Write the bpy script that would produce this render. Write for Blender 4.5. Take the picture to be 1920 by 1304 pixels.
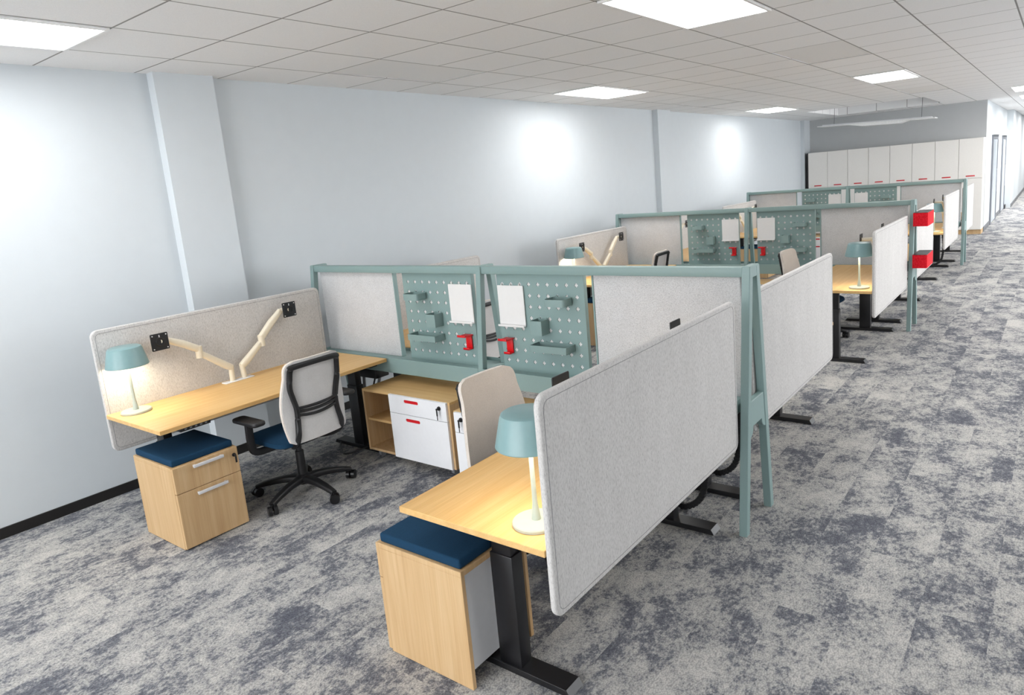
import bpy, bmesh, math, random
from mathutils import Vector, Matrix

# ------------------------------------------------------------------ scene, camera, light
for o in list(bpy.data.objects):
    bpy.data.objects.remove(o)
SC = bpy.context.scene
COL = SC.collection
R = math.radians
PI = math.pi

F_PX, PPX, PPY = 1293.06, 1000.92, 590.54
YAW, PIT, ROL = 0.65752, -0.18546, -0.08556
CAM = Vector((5.142, 0.0, 1.875))
fw = Vector((-math.sin(YAW) * math.cos(PIT), math.cos(YAW) * math.cos(PIT), math.sin(PIT)))
rt0 = Vector((math.cos(YAW), math.sin(YAW), 0))
up0 = rt0.cross(fw)
rt = rt0 * math.cos(ROL) + up0 * math.sin(ROL)
up = up0 * math.cos(ROL) - rt0 * math.sin(ROL)
cd = bpy.data.cameras.new('camera')
cam = bpy.data.objects.new('camera', cd)
COL.objects.link(cam)
m = Matrix.Identity(4)
for i in range(3):
    m[i][0], m[i][1], m[i][2], m[i][3] = rt[i], up[i], -fw[i], CAM[i]
cam.matrix_world = m
cd.sensor_fit = 'HORIZONTAL'
cd.sensor_width = 36.0
cd.lens = 36.0 * F_PX / 1920.0
cd.shift_x = -(PPX - 960.0) / 1920.0
cd.shift_y = (PPY - 652.0) / 1920.0
cd.clip_start = 0.05
cd.clip_end = 200
SC.camera = cam

W = bpy.data.worlds.new('sky')
SC.world = W
W.use_nodes = True
W.node_tree.nodes['Background'].inputs[0].default_value = (0.955, 0.975, 1.0, 1)
W.node_tree.nodes['Background'].inputs[1].default_value = 4.4

SC.view_settings.view_transform = 'Standard'
SC.view_settings.look = 'None'
SC.view_settings.exposure = 0.76
SC.view_settings.gamma = 1.0
SC.view_settings.use_curve_mapping = False

PANEL_POWER = 8.4      # ceiling light panels, emission strength
LAMP_POWER = 19.0      # desk lamp diffusers, emission strength
H = 2.866              # ceiling height


def area(name, loc, sx, sy, power, rot=(0, 0, 0), col=(1, 0.985, 0.96)):
    ld = bpy.data.lights.new(name, 'AREA')
    ld.shape = 'RECTANGLE'
    ld.size, ld.size_y = sx, sy
    ld.energy = power
    ld.color = col
    lo = bpy.data.objects.new(name, ld)
    lo.location = loc
    lo.rotation_euler = rot
    COL.objects.link(lo)
    return lo


# unseen fill lights at ceiling height, added beyond the view to brighten the room
AP = 40.0
for y in (7.2, 10.2, 13.3, 16.5, 20.0, 23.5):
    area('ceiling_fill_light', (6.97, y, H - 0.02), 0.58, 1.18, AP)
for y in (22.5, 25.5, 29.0, 33.0, 38.0, 43.0):
    area('corridor_fill_light', (5.2, y, H - 0.02), 0.58, 1.18, 75.0)  # added lights out of view, lifting the far corridor
for x, y in ((3.29, -2.0), (0.84, -3.4), (6.97, -2.5), (6.97, 4.6)):
    area('ceiling_fill_light', (x, y, H - 0.02), 0.58, 1.18, 30.0)

# ------------------------------------------------------------------ materials
def lin(r, g, b):
    f = lambda c: (c / 255 / 12.92) if c / 255 <= 0.04045 else ((c / 255 + 0.055) / 1.055) ** 2.4
    return (f(r), f(g), f(b), 1)


class NT:
    def __init__(s, name):
        s.m = bpy.data.materials.new(name)
        s.m.use_nodes = True
        s.t = s.m.node_tree
        s.n = s.t.nodes
        s.b = s.n['Principled BSDF']

    def new(s, typ, **kw):
        nd = s.n.new(typ)
        for k, v in kw.items():
            if k.startswith('i_'):
                key = k[2:]
                key = int(key) if key.isdigit() else key
                nd.inputs[key].default_value = v
            else:
                setattr(nd, k, v)
        return nd

    def link(s, a, ao, b, bi):
        s.t.links.new(a.outputs[ao], b.inputs[bi])

    def coords(s, scale=(1, 1, 1), out='Object'):
        tc = s.new('ShaderNodeTexCoord')
        mp = s.new('ShaderNodeMapping')
        mp.inputs['Scale'].default_value = scale
        s.link(tc, out, mp, 'Vector')
        return mp

    def ramp(s, src, so, stops):
        r = s.new('ShaderNodeValToRGB')
        el = r.color_ramp.elements
        while len(el) < len(stops):
            el.new(0.5)
        for e, (p, c) in zip(el, stops):
            e.position = p
            e.color = c
        s.link(src, so, r, 'Fac')
        return r

    def bump(s, src, so, strength, dist):
        b = s.new('ShaderNodeBump')
        b.inputs['Strength'].default_value = strength
        b.inputs['Distance'].default_value = dist
        s.link(src, so, b, 'Height')
        s.link(b, 'Normal', s.b, 'Normal')
        return b


def plain(name, col, rough=0.5, metal=0.0, spec=0.5, var=0.05, scale=40.0, bump=0.0):
    """one paint or plastic with a faint mottle so that it is not a dead flat colour"""
    t = NT(name)
    mp = t.coords()
    nz = t.new('ShaderNodeTexNoise', i_Scale=scale, i_Detail=3.0)
    t.link(mp, 0, nz, 'Vector')
    a = tuple(c * (1 - var) for c in col[:3]) + (1,)
    b = tuple(min(1, c * (1 + var)) for c in col[:3]) + (1,)
    r = t.ramp(nz, 'Fac', [(0.3, a), (0.7, b)])
    t.link(r, 'Color', t.b, 'Base Color')
    t.b.inputs['Roughness'].default_value = rough
    t.b.inputs['Metallic'].default_value = metal
    t.b.inputs['Specular IOR Level'].default_value = spec
    if bump:
        t.bump(nz, 'Fac', bump, 0.001)
    return t.m


def wood(name, axis, c0, c1, c2, rough=0.42):
    t = NT(name)
    k = {'x': (1.2, 26, 26), 'y': (26, 1.2, 26), 'z': (26, 26, 1.2)}[axis]
    mp = t.coords(k)
    nz = t.new('ShaderNodeTexNoise', i_Scale=1.0, i_Detail=6.0, i_Roughness=0.6, i_Distortion=0.6)
    t.link(mp, 0, nz, 'Vector')
    r = t.ramp(nz, 'Fac', [(0.28, c0), (0.5, c1), (0.74, c2)])
    k2 = tuple(v * 9 if v > 2 else v * 3 for v in k)
    mp2 = t.coords(k2)
    n2 = t.new('ShaderNodeTexNoise', i_Scale=1.0, i_Detail=2.0)
    t.link(mp2, 0, n2, 'Vector')
    r2 = t.ramp(n2, 'Fac', [(0.35, (0.93, 0.92, 0.90, 1)), (0.6, (1, 1, 1, 1))])
    mx = t.new('ShaderNodeMix', data_type='RGBA', blend_type='MULTIPLY')
    mx.inputs[0].default_value = 1.0
    t.link(r, 'Color', mx, 6)
    t.link(r2, 'Color', mx, 7)
    t.link(mx, 2, t.b, 'Base Color')
    t.b.inputs['Roughness'].default_value = rough
    t.b.inputs['Specular IOR Level'].default_value = 0.35
    return t.m


def felt(name, base, dark, light, stretch=(1, 1, 0.3), scale=240.0):
    t = NT(name)
    mp = t.coords(stretch)
    n1 = t.new('ShaderNodeTexNoise', i_Scale=scale, i_Detail=4.0, i_Roughness=0.75)
    t.link(mp, 0, n1, 'Vector')
    r1 = t.ramp(n1, 'Fac', [(0.30, dark), (0.48, base), (0.70, light)])
    n2 = t.new('ShaderNodeTexNoise', i_Scale=9.0, i_Detail=4.0, i_Roughness=0.6)
    t.link(mp, 0, n2, 'Vector')
    r2 = t.ramp(n2, 'Fac', [(0.3, (0.93, 0.93, 0.93, 1)), (0.7, (1, 1, 1, 1))])
    mx = t.new('ShaderNodeMix', data_type='RGBA', blend_type='MULTIPLY')
    mx.inputs[0].default_value = 1.0
    t.link(r1, 'Color', mx, 6)
    t.link(r2, 'Color', mx, 7)
    t.link(mx, 2, t.b, 'Base Color')
    t.b.inputs['Roughness'].default_value = 0.95
    t.b.inputs['Specular IOR Level'].default_value = 0.1
    t.b.inputs['Sheen Weight'].default_value = 0.1
    t.bump(n1, 'Fac', 0.25, 0.002)
    return t.m


def carpet():
    t = NT('carpet_planks')
    tc = t.new('ShaderNodeTexCoord')
    sx = t.new('ShaderNodeSeparateXYZ')
    t.link(tc, 'Object', sx, 0)

    def M(op, a, b=None):
        nd = t.new('ShaderNodeMath', operation=op)
        for i, v in enumerate((a, b)):
            if v is None:
                continue
            if isinstance(v, (int, float)):
                nd.inputs[i].default_value = v
            else:
                t.t.links.new(v, nd.inputs[i])
        return nd.outputs[0]
    ix = M('FLOOR', M('DIVIDE', sx.outputs[0], 0.25))
    yo = M('ADD', M('DIVIDE', sx.outputs[1], 1.0), M('MULTIPLY', ix, 0.37))
    iy = M('FLOOR', yo)
    cb = t.new('ShaderNodeCombineXYZ')
    t.t.links.new(ix, cb.inputs[0])
    t.t.links.new(iy, cb.inputs[1])
    wn = t.new('ShaderNodeTexWhiteNoise', noise_dimensions='2D')
    t.link(cb, 0, wn, 'Vector')
    # every plank shows another stretch of the same pattern
    off = t.new('ShaderNodeVectorMath', operation='SCALE')
    t.link(wn, 'Color', off, 0)
    off.inputs['Scale'].default_value = 0.30
    ad = t.new('ShaderNodeVectorMath', operation='ADD')
    t.link(tc, 'Object', ad, 0)
    t.link(off, 0, ad, 1)
    st = t.new('ShaderNodeMapping')
    st.inputs['Scale'].default_value = (1.0, 0.72, 1.0)
    t.link(ad, 0, st, 'Vector')
    n1 = t.new('ShaderNodeTexNoise', i_Scale=3.9, i_Detail=12.0, i_Roughness=0.76, i_Lacunarity=2.25, i_Distortion=0.1)
    t.link(st, 0, n1, 'Vector')
    n3 = t.new('ShaderNodeTexNoise', i_Scale=46.0, i_Detail=4.0, i_Roughness=0.8)
    t.link(st, 0, n3, 'Vector')
    mix = M('ADD', M('ADD', n1.outputs['Fac'], M('MULTIPLY', M('SUBTRACT', n3.outputs['Fac'], 0.5), 0.50)),
            M('MULTIPLY', M('SUBTRACT', wn.outputs['Value'], 0.5), 0.045))
    r1 = t.new('ShaderNodeValToRGB')
    t.t.links.new(mix, r1.inputs['Fac'])
    el = r1.color_ramp.elements
    el.new(0.5)
    el.new(0.5)
    for e, (p, c) in zip(el, [(0.36, lin(92, 95, 104)), (0.45, lin(118, 120, 126)), (0.50, lin(160, 160, 159)), (0.62, lin(190, 188, 184))]):
        e.position = p
        e.color = c
    # loop pile: fine rows with random tufts
    mp2 = t.new('ShaderNodeMapping')
    mp2.inputs['Scale'].default_value = (150, 95, 1)
    t.link(tc, 'Object', mp2, 'Vector')
    n2 = t.new('ShaderNodeTexVoronoi', i_Scale=1.0)
    n2.voronoi_dimensions = '2D'
    t.link(mp2, 0, n2, 'Vector')
    r2 = t.ramp(n2, 'Distance', [(0.15, (1.1, 1.1, 1.1, 1)), (0.75, (0.72, 0.72, 0.73, 1))])
    mx = t.new('ShaderNodeMix', data_type='RGBA', blend_type='MULTIPLY')
    mx.inputs[0].default_value = 1.0
    t.link(r1, 'Color', mx, 6)
    t.link(r2, 'Color', mx, 7)
    t.link(mx, 2, t.b, 'Base Color')
    t.b.inputs['Roughness'].default_value = 0.95
    t.b.inputs['Specular IOR Level'].default_value = 0.15
    b = t.bump(n2, 'Distance', 0.5, 0.003)
    b.invert = True
    return t.m


GX, GY0, GDX, GDY = 0.537, 1.787, 0.6135, 0.604     # ceiling grid


def ceiling_tiles():
    t = NT('ceiling_tiles')
    tc = t.new('ShaderNodeTexCoord')
    mp = t.new('ShaderNodeMapping')
    mp.inputs['Location'].default_value = (-GX / GDX + 20, -GY0 / GDY + 20, 0)
    mp.inputs['Scale'].default_value = (1 / GDX, 1 / GDY, 1)
    t.link(tc, 'Object', mp, 'Vector')
    sx = t.new('ShaderNodeSeparateXYZ')
    t.link(mp, 0, sx, 0)

    def M(op, a, b=None):
        nd = t.new('ShaderNodeMath', operation=op)
        for i, v in enumerate((a, b)):
            if v is None:
                continue
            if isinstance(v, (int, float)):
                nd.inputs[i].default_value = v
            else:
                t.t.links.new(v, nd.inputs[i])
        return nd.outputs[0]
    ex = M('ABSOLUTE', M('SUBTRACT', M('FRACT', M('ADD', sx.outputs[0], 0.5)), 0.5))
    ey = M('ABSOLUTE', M('SUBTRACT', M('FRACT', M('ADD', sx.outputs[1], 0.5)), 0.5))
    g = M('MINIMUM', ex, ey)
    r = t.new('ShaderNodeValToRGB')
    t.t.links.new(g, r.inputs['Fac'])
    el = r.color_ramp.elements
    el.new(0.5)
    for e, (p, c) in zip(el, [(0.0, (0.30, 0.29, 0.28, 1)), (0.0075, (0.34, 0.33, 0.32, 1)), (0.011, (0.90, 0.895, 0.892, 1))]):
        e.position = p
        e.color = c
    n = t.new('ShaderNodeTexNoise', i_Scale=220.0, i_Detail=3.0)
    t.link(tc, 'Object', n, 'Vector')
    r2 = t.ramp(n, 'Fac', [(0.3, (0.94, 0.94, 0.94, 1)), (0.6, (1, 1, 1, 1))])
    mx = t.new('ShaderNodeMix', data_type='RGBA', blend_type='MULTIPLY')
    mx.inputs[0].default_value = 1.0
    t.link(r, 'Color', mx, 6)
    t.link(r2, 'Color', mx, 7)
    t.link(mx, 2, t.b, 'Base Color')
    t.b.inputs['Roughness'].default_value = 0.9
    t.b.inputs['Specular IOR Level'].default_value = 0.15
    b = t.new('ShaderNodeBump')
    b.inputs['Strength'].default_value = 0.6
    b.inputs['Distance'].default_value = 0.004
    t.link(r, 'Color', b, 'Height')
    t.link(b, 'Normal', t.b, 'Normal')
    return t.m


def glow(name, col, strength, base=(0.9, 0.9, 0.9, 1)):
    t = NT(name)
    mp = t.coords()
    nz = t.new('ShaderNodeTexNoise', i_Scale=60.0)
    t.link(mp, 0, nz, 'Vector')
    r = t.ramp(nz, 'Fac', [(0.0, base), (1.0, base)])
    t.link(r, 'Color', t.b, 'Base Color')
    t.b.inputs['Emission Color'].default_value = col
    t.b.inputs['Emission Strength'].default_value = strength
    return t.m


M_ = dict(
    wall=plain('wall_paint', lin(203, 209, 213), 0.75, spec=0.25, var=0.01, scale=8, bump=0.0),
    wallshade=plain('wall_paint_shaded', lin(180, 182, 183), 0.8, spec=0.2, var=0.01, scale=8),  # wall paint darkened; the dimness of the end wall is in this colour
    base=plain('baseboard_vinyl', lin(22, 20, 20), 0.45, var=0.1),
    basegrey=plain('baseboard_grey', lin(110, 112, 116), 0.5),
    carpet=carpet(),
    tiles=ceiling_tiles(),
    tilepanel=plain('ceiling_panel_white', (0.82, 0.81, 0.80, 1), 0.6, var=0.02, scale=150),
    grille=plain('white_metal_frame', (0.85, 0.85, 0.84, 1), 0.4),
    light=glow('light_diffuser', (1, 0.99, 0.98, 1), PANEL_POWER),
    teal=plain('teal_powder_coat', lin(130, 154, 152), 0.45, var=0.03, scale=300, bump=0.1),
    lampteal=plain('lamp_teal', lin(126, 158, 160), 0.32, var=0.02),
    lampwhite=plain('lamp_pale_grey', lin(172, 180, 172), 0.35, var=0.02),
    bulb=glow('lamp_diffuser', (1.0, 0.84, 0.62, 1), LAMP_POWER),
    white=plain('white_lacquer', lin(232, 233, 236), 0.35, var=0.01),
    boardw=plain('white_board', lin(228, 227, 226), 0.3, var=0.01),
    locker=plain('locker_white', lin(226, 223, 218), 0.45, var=0.015),
    red=plain('red_plastic', lin(214, 10, 22), 0.4, var=0.05),
    redfelt=felt('red_felt', lin(208, 22, 38), lin(170, 12, 26), lin(228, 48, 60), (1, 1, 1), 120),
    redpull=plain('red_recess', lin(196, 12, 26), 0.5, var=0.05),
    navy=plain('navy_fabric', lin(26, 58, 84), 0.9, spec=0.15, var=0.18, scale=500, bump=0.3),
    black=plain('black_plastic', lin(24, 24, 26), 0.45, var=0.15),
    blackmetal=plain('black_metal', lin(26, 26, 29), 0.35, spec=0.5, var=0.1),
    rubber=plain('dark_caster', lin(20, 20, 22), 0.28, var=0.1),
    grey=plain('grey_caster', lin(120, 122, 126), 0.4),
    alu=plain('brushed_aluminium', lin(222, 222, 224), 0.35, metal=0.25, var=0.04),
    frameg=plain('door_frame_grey', lin(120, 124, 132), 0.4, metal=0.3),
    glassg=plain('door_panel_pale', lin(196, 204, 212), 0.25),
    cream=plain('cream_metal', lin(226, 218, 198), 0.35, var=0.02),
    meshw=felt('chair_mesh_pale', lin(205, 203, 202), lin(178, 175, 173), lin(220, 219, 218), (1, 1, 1), 420),
    meshf=felt('chair_mesh_beige', lin(214, 205, 196), lin(188, 178, 168), lin(228, 221, 214), (1, 1, 1), 420),
    shell=plain('chair_shell_grey', lin(196, 197, 199), 0.5, var=0.02),
    felt=felt('grey_felt', lin(201, 199, 197), lin(162, 160, 159), lin(216, 214, 212)),
    feltpin=felt('grey_tack_felt', lin(203, 203, 204), lin(160, 159, 160), lin(220, 220, 220), (1, 1, 1), 200),
    seam=plain('felt_seam', lin(150, 149, 150), 0.9, spec=0.1),
    deskwood=wood('oak_desk', 'y', lin(212, 169, 108), lin(220, 180, 120), lin(227, 190, 132)),
    topwood=wood('oak_top', 'x', lin(206, 166, 110), lin(218, 180, 124), lin(226, 192, 138)),
    pedwood=wood('oak_pedestal', 'z', lin(188, 153, 110), lin(200, 167, 124), lin(209, 179, 138), 0.5),
)


# ------------------------------------------------------------------ mesh helpers
def rr(w, h, r, n=5):
    """rounded rectangle outline centred on the origin, counter-clockwise"""
    pts = []
    for cx, cy, a0 in ((w / 2 - r, h / 2 - r, 0), (-w / 2 + r, h / 2 - r, 90), (-w / 2 + r, -h / 2 + r, 180), (w / 2 - r, -h / 2 + r, 270)):
        for i in range(n + 1):
            a = R(a0 + 90 * i / n)
            pts.append((cx + r * math.cos(a), cy + r * math.sin(a)))
    return pts


class MB:
    def __init__(s):
        s.bm = bmesh.new()

    def add(s, tmp, M=None):
        mp = {}
        for v in tmp.verts:
            mp[v] = s.bm.verts.new((M @ v.co) if M is not None else v.co)
        for f in tmp.faces:
            try:
                s.bm.faces.new([mp[v] for v in f.verts])
            except ValueError:
                pass
        tmp.free()
        return s

    def box(s, x0, x1, y0, y1, z0, z1, bev=0.0, seg=2, M=None):
        t = bmesh.new()
        bmesh.ops.create_cube(t, size=1.0)
        for v in t.verts:
            v.co = Vector(((x0 + x1) / 2 + v.co.x * (x1 - x0), (y0 + y1) / 2 + v.co.y * (y1 - y0), (z0 + z1) / 2 + v.co.z * (z1 - z0)))
        if bev > 0:
            bmesh.ops.bevel(t, geom=t.edges[:], offset=bev, segments=seg, affect='EDGES', profile=0.5)
        return s.add(t, M)

    def quad(s, *pts):
        vs = [s.bm.verts.new(p) for p in pts]
        s.bm.faces.new(vs)
        return s

    def prism(s, poly, axis, a, b, bev=0.0, M=None, seg=2):
        """polygon extruded along an axis; poly is (y,z) for x, (x,z) for y, (x,y) for z"""
        t = bmesh.new()
        f = {'x': lambda p, q: (q, p[0], p[1]), 'y': lambda p, q: (p[0], q, p[1]), 'z': lambda p, q: (p[0], p[1], q)}[axis]
        A = [t.verts.new(f(p, a)) for p in poly]
        B = [t.verts.new(f(p, b)) for p in poly]
        n = len(poly)
        fa = t.faces.new(A[::-1])
        fb = t.faces.new(B)
        for i in range(n):
            t.faces.new((A[i], A[(i + 1) % n], B[(i + 1) % n], B[i]))
        bmesh.ops.recalc_face_normals(t, faces=t.faces[:])
        if bev > 0:
            es = set(fa.edges[:]) | set(fb.edges[:])
            bmesh.ops.bevel(t, geom=list(es), offset=bev, segments=seg, affect='EDGES', profile=0.5)
        return s.add(t, M)

    def lathe(s, prof, c=(0, 0, 0), seg=40, M=None):
        t = bmesh.new()
        rows = []
        for r, z in prof:
            if r < 1e-6:
                rows.append([t.verts.new((c[0], c[1], c[2] + z))])
            else:
                rows.append([t.verts.new((c[0] + r * math.cos(2 * PI * i / seg), c[1] + r * math.sin(2 * PI * i / seg), c[2] + z)) for i in range(seg)])
        for a, b in zip(rows, rows[1:]):
            for i in range(seg):
                j = (i + 1) % seg
                if len(a) == 1 and len(b) == 1:
                    continue
                if len(a) == 1:
                    t.faces.new((a[0], b[j], b[i]))
                elif len(b) == 1:
                    t.faces.new((a[i], a[j], b[0]))
                else:
                    t.faces.new((a[i], a[j], b[j], b[i]))
        bmesh.ops.recalc_face_normals(t, faces=t.faces[:])
        return s.add(t, M)

    def sweep(s, pts, sec, closed=False, upv=(0, 0, 1), scales=None, M=None):
        """sec: 2-D outline swept along pts; its second axis stays close to upv"""
        t = bmesh.new()
        P = [Vector(p) for p in pts]
        n = len(P)
        rings = []
        for i in range(n):
            if closed:
                d = P[(i + 1) % n] - P[i - 1]
            else:
                d = P[min(i + 1, n - 1)] - P[max(i - 1, 0)]
            d.normalize()
            u = Vector(upv)
            if abs(d.dot(u)) > 0.97:
                u = Vector((1, 0, 0)) if abs(d.x) < 0.9 else Vector((0, 1, 0))
            a = d.cross(u).normalized()
            b = a.cross(d).normalized()
            k = scales[i] if scales else 1.0
            rings.append([t.verts.new(P[i] + a * (q[0] * k) + b * (q[1] * k)) for q in sec])
        m = len(sec)
        for i in range(n if closed else n - 1):
            A, B = rings[i], rings[(i + 1) % n]
            for j in range(m):
                t.faces.new((A[j], A[(j + 1) % m], B[(j + 1) % m], B[j]))
        if not closed:
            t.faces.new(rings[0][::-1])
            t.faces.new(rings[-1])
        bmesh.ops.recalc_face_normals(t, faces=t.faces[:])
        return s.add(t, M)

    def tube(s, pts, r, seg=10, closed=False, M=None, scales=None):
        sec = [(r * math.cos(2 * PI * i / seg), r * math.sin(2 * PI * i / seg)) for i in range(seg)]
        return s.sweep(pts, sec, closed, M=M, scales=scales)

    def cyl(s, p0, p1, r, seg=20, M=None):
        return s.tube([p0, p1], r, seg, M=M)


def smooth_path(pts, n=6):
    P = [Vector(p) for p in pts]
    out = []
    for i in range(len(P) - 1):
        p0, p1, p2, p3 = P[max(i - 1, 0)], P[i], P[i + 1], P[min(i + 2, len(P) - 1)]
        for k in range(n):
            t = k / n
            out.append(0.5 * ((2 * p1) + (p2 - p0) * t + (2 * p0 - 5 * p1 + 4 * p2 - p3) * t * t + (3 * p1 - p0 - 3 * p2 + p3) * t ** 3))
    out.append(P[-1])
    return out


def obj(name, mb, mat, parent=None, angle=0.6):
    me = bpy.data.meshes.new(name)
    mb.bm.normal_update()
    mb.bm.to_mesh(me)
    mb.bm.free()
    for p in me.polygons:
        p.use_smooth = True
    me.set_sharp_from_angle(angle=angle)
    me.materials.append(M_[mat])
    o = bpy.data.objects.new(name, me)
    COL.objects.link(o)
    if parent is not None:
        o.parent = parent
    return o


def tag(o, label, cat, group=None):
    o['label'] = label
    o['category'] = cat
    if group:
        o['group'] = group
    return o


def thing(name, label, cat, loc=(0, 0, 0), rz=0.0, group=None):
    o = bpy.data.objects.new(name, None)
    o.empty_display_size = 0.1
    COL.objects.link(o)
    o.location = loc
    o.rotation_euler = (0, 0, rz)
    return tag(o, label, cat, group)


def struct(name, mb, mat, parent=None):
    o = obj(name, mb, mat, parent)
    if parent is None:
        o['kind'] = 'structure'
    return o


def dup(src, label, loc, rz=0.0, scale=None):
    """a copy of a thing with copies of its parts and sub-parts"""
    r = src.copy()
    COL.objects.link(r)
    r.location = loc
    r.rotation_euler = (0, 0, rz)
    if scale:
        r.scale = scale
    r['label'] = label
    for ch in src.children:
        c = ch.copy()
        COL.objects.link(c)
        c.parent = r
        for g in ch.children:
            d = g.copy()
            COL.objects.link(d)
            d.parent = c
    return r


# ------------------------------------------------------------------ the room
YB = 18.43          # end wall with the lockers
XB = 3.806          # where that wall turns into the corridor
XR = 11.5           # far side of the open office
b = MB()
b.quad((0, -4.5, 0), (XR, -4.5, 0), (XR, 48, 0), (0, 48, 0))
struct('floor', b, 'carpet')

row = lambda k: GY0 + GDY * k
colx = lambda k: GX + GDX * k
BLANKS = [(0, 3), (4, 8), (0, 13), (4, 18)]      # grid cells whose panel sits a little high in the grid
holes = [(0.95, 3.05, 15.1, 17.6, 0.30)] + [(colx(c) + 0.006, colx(c + 1) - 0.006, row(r_) + 0.006, row(r_ + 2) - 0.006, 0.016) for c, r_ in BLANKS]
xs_c = sorted({0.0, XR} | {v for h_ in holes for v in h_[:2]})
ys_c = sorted({-4.5, 48.0} | {v for h_ in holes for v in h_[2:4]})
b = MB()
for x0, x1 in zip(xs_c, xs_c[1:]):
    for y0, y1 in zip(ys_c, ys_c[1:]):
        cx, cy = (x0 + x1) / 2, (y0 + y1) / 2
        if not any(h_[0] < cx < h_[1] and h_[2] < cy < h_[3] for h_ in holes):
            b.quad((x0, y0, H), (x0, y1, H), (x1, y1, H), (x1, y0, H))
for x0, x1, y0, y1, d in holes:
    hz = H + d
    for (ax, ay), (bx, by) in (((x0, y0), (x1, y0)), ((x1, y0), (x1, y1)), ((x1, y1), (x0, y1)), ((x0, y1), (x0, y0))):
        b.quad((ax, ay, H), (bx, by, H), (bx, by, hz), (ax, ay, hz))
    b.quad((x0, y0, hz), (x0, y1, hz), (x1, y1, hz), (x1, y0, hz))
struct('ceiling', b, 'tiles')

b = MB()
b.box(-0.12, 0, -4.5, YB + 0.12, 0, H + 0.2)
struct('wall_left', b, 'wall')
# the flat pilasters standing off the long wall
for i, (y0, y1) in enumerate(((2.47, 2.907), (10.12, 10.57), (17.95, 18.43))):
    b = MB()
    b.box(0, 0.09, y0, y1, 0, H)
    struct('pilaster_%d' % (i + 1), b, 'wall')
b = MB()
b.box(0, XB, YB, YB + 0.12, 0, H + 0.2)
struct('wall_back', b, 'wallshade')
b = MB()
b.box(XB - 0.12, XB, YB + 0.12, 25.35, 0, H)
struct('wall_corridor', b, 'wall')
b = MB()
b.box(XB, 3.97, 25.35, 25.45, 0, H)
b.box(3.87, 3.97, 25.45, 47.5, 0, H)
struct('wall_corridor_beyond', b, 'wall')
b = MB()
b.box(3.87, XR, 47.5, 47.6, 0, H)
struct('wall_corridor_end', b, 'wall')
# unseen wall behind the viewer, window openings added for fill light: sill, head, mullions
b = MB()
b.box(-0.12, XR, -4.62, -4.5, 0, 0.3)
b.box(-0.12, XR, -4.62, -4.5, 2.75, H)
for k in range(9):
    b.box(-0.12 + 1.44 * k, (0.0 if k < 4 else 1.32) + 1.44 * k, -4.62, -4.5, 0.3, 2.75)
struct('wall_front', b, 'wall')
b = MB()
b.box(XR, XR + 0.15, -4.5, 6.0, 0, H)
b.box(XR, XR + 0.15, 20.0, 47.5, 0, H)
b.box(XR, XR + 0.15, 6.0, 20.0, 0, 0.3)
b.box(XR, XR + 0.15, 6.0, 20.0, 2.75, H)
for k in range(7):
    b.box(XR, XR + 0.15, 6.0 + 2 * k, 6.12 + 2 * k, 0.3, 2.75)
struct('wall_right', b, 'wall')  # unseen side wall; openings added to throw sky light on the far screens

# black vinyl baseboard, following the pilasters
b = MB()
pts = []
y = -4.5
for y0, y1 in ((2.47, 2.907), (10.12, 10.57), (17.95, 18.43)):
    b.box(0, 0.012, y, y0, 0, 0.068)
    b.box(0.09, 0.102, y0 - 0.012, min(y1 + 0.012, YB), 0, 0.068)
    b.box(0.0, 0.102, y0 - 0.012, y0, 0, 0.068)
    if y1 < 18:
        b.box(0.0, 0.102, y1, y1 + 0.012, 0, 0.068)
    y = y1
struct('baseboard_left', b, 'base')
b = MB()
b.box(XB, XB + 0.012, YB, 20.0, 0, 0.11)
b.box(XB, XB + 0.012, 21.75, 23.45, 0, 0.11)
b.box(3.97, 3.982, 25.45, 47.5, 0, 0.11)
struct('baseboard_corridor', b, 'basegrey')
b = MB()
b.box(XB, XB + 0.05, 25.0, 25.35, 0, 0.11)
struct('baseboard_corner', b, 'base')

# two grey framed sliding doors along the corridor
for i, (y0, y1) in enumerate(((20.0, 21.75), (23.45, 25.0))):
    b = MB()
    b.box(XB, XB + 0.03, y0, y0 + 0.16, 0, 2.13)
    b.box(XB, XB + 0.03, y1 - 0.16, y1, 0, 2.13)
    b.box(XB, XB + 0.03, y0 + 0.16, y1 - 0.16, 2.03, 2.13)
    d = struct('door_%d' % (i + 1), b, 'frameg')
    b = MB()
    b.box(XB + 0.002, XB + 0.018, y0 + 0.16, y1 - 0.16, 0.02, 2.03)
    obj('door_panel', b, 'glassg', d)
    b = MB()
    b.box(XB, XB + 0.11, y0 - 0.05, y1 + 0.05, 2.13, 2.26)
    obj('door_header', b, 'grille', d)
    b = MB()
    b.cyl((XB + 0.05, y1 - 0.3, 0.7), (XB + 0.05, y1 - 0.3, 1.3), 0.014)
    obj('door_handle', b, 'alu', d)

# ------------------------------------------------------------------ ceiling fixtures
def light_panel(label, x0, y0, x1=None, y1=None):
    x1 = x1 or x0 + GDX
    y1 = y1 or y0 + 2 * GDY
    t = thing('ceiling_light', label, 'ceiling light', ((x0 + x1) / 2, (y0 + y1) / 2, H), 0, 'ceiling light panels')
    w, l, f = (x1 - x0) / 2 - 0.008, (y1 - y0) / 2 - 0.008, 0.022
    b = MB()
    for a in ((-w, -w + f, -l, l), (w - f, w, -l, l), (-w + f, w - f, -l, -l + f), (-w + f, w - f, l - f, l)):
        b.box(*a, -0.014, -0.001, 0.002, 1)
    obj('light_frame', b, 'grille', t)
    b = MB()
    b.box(-w + f, w - f, -l + f, l - f, -0.009, -0.002)
    obj('diffuser', b, 'light', t)
    return t


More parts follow.
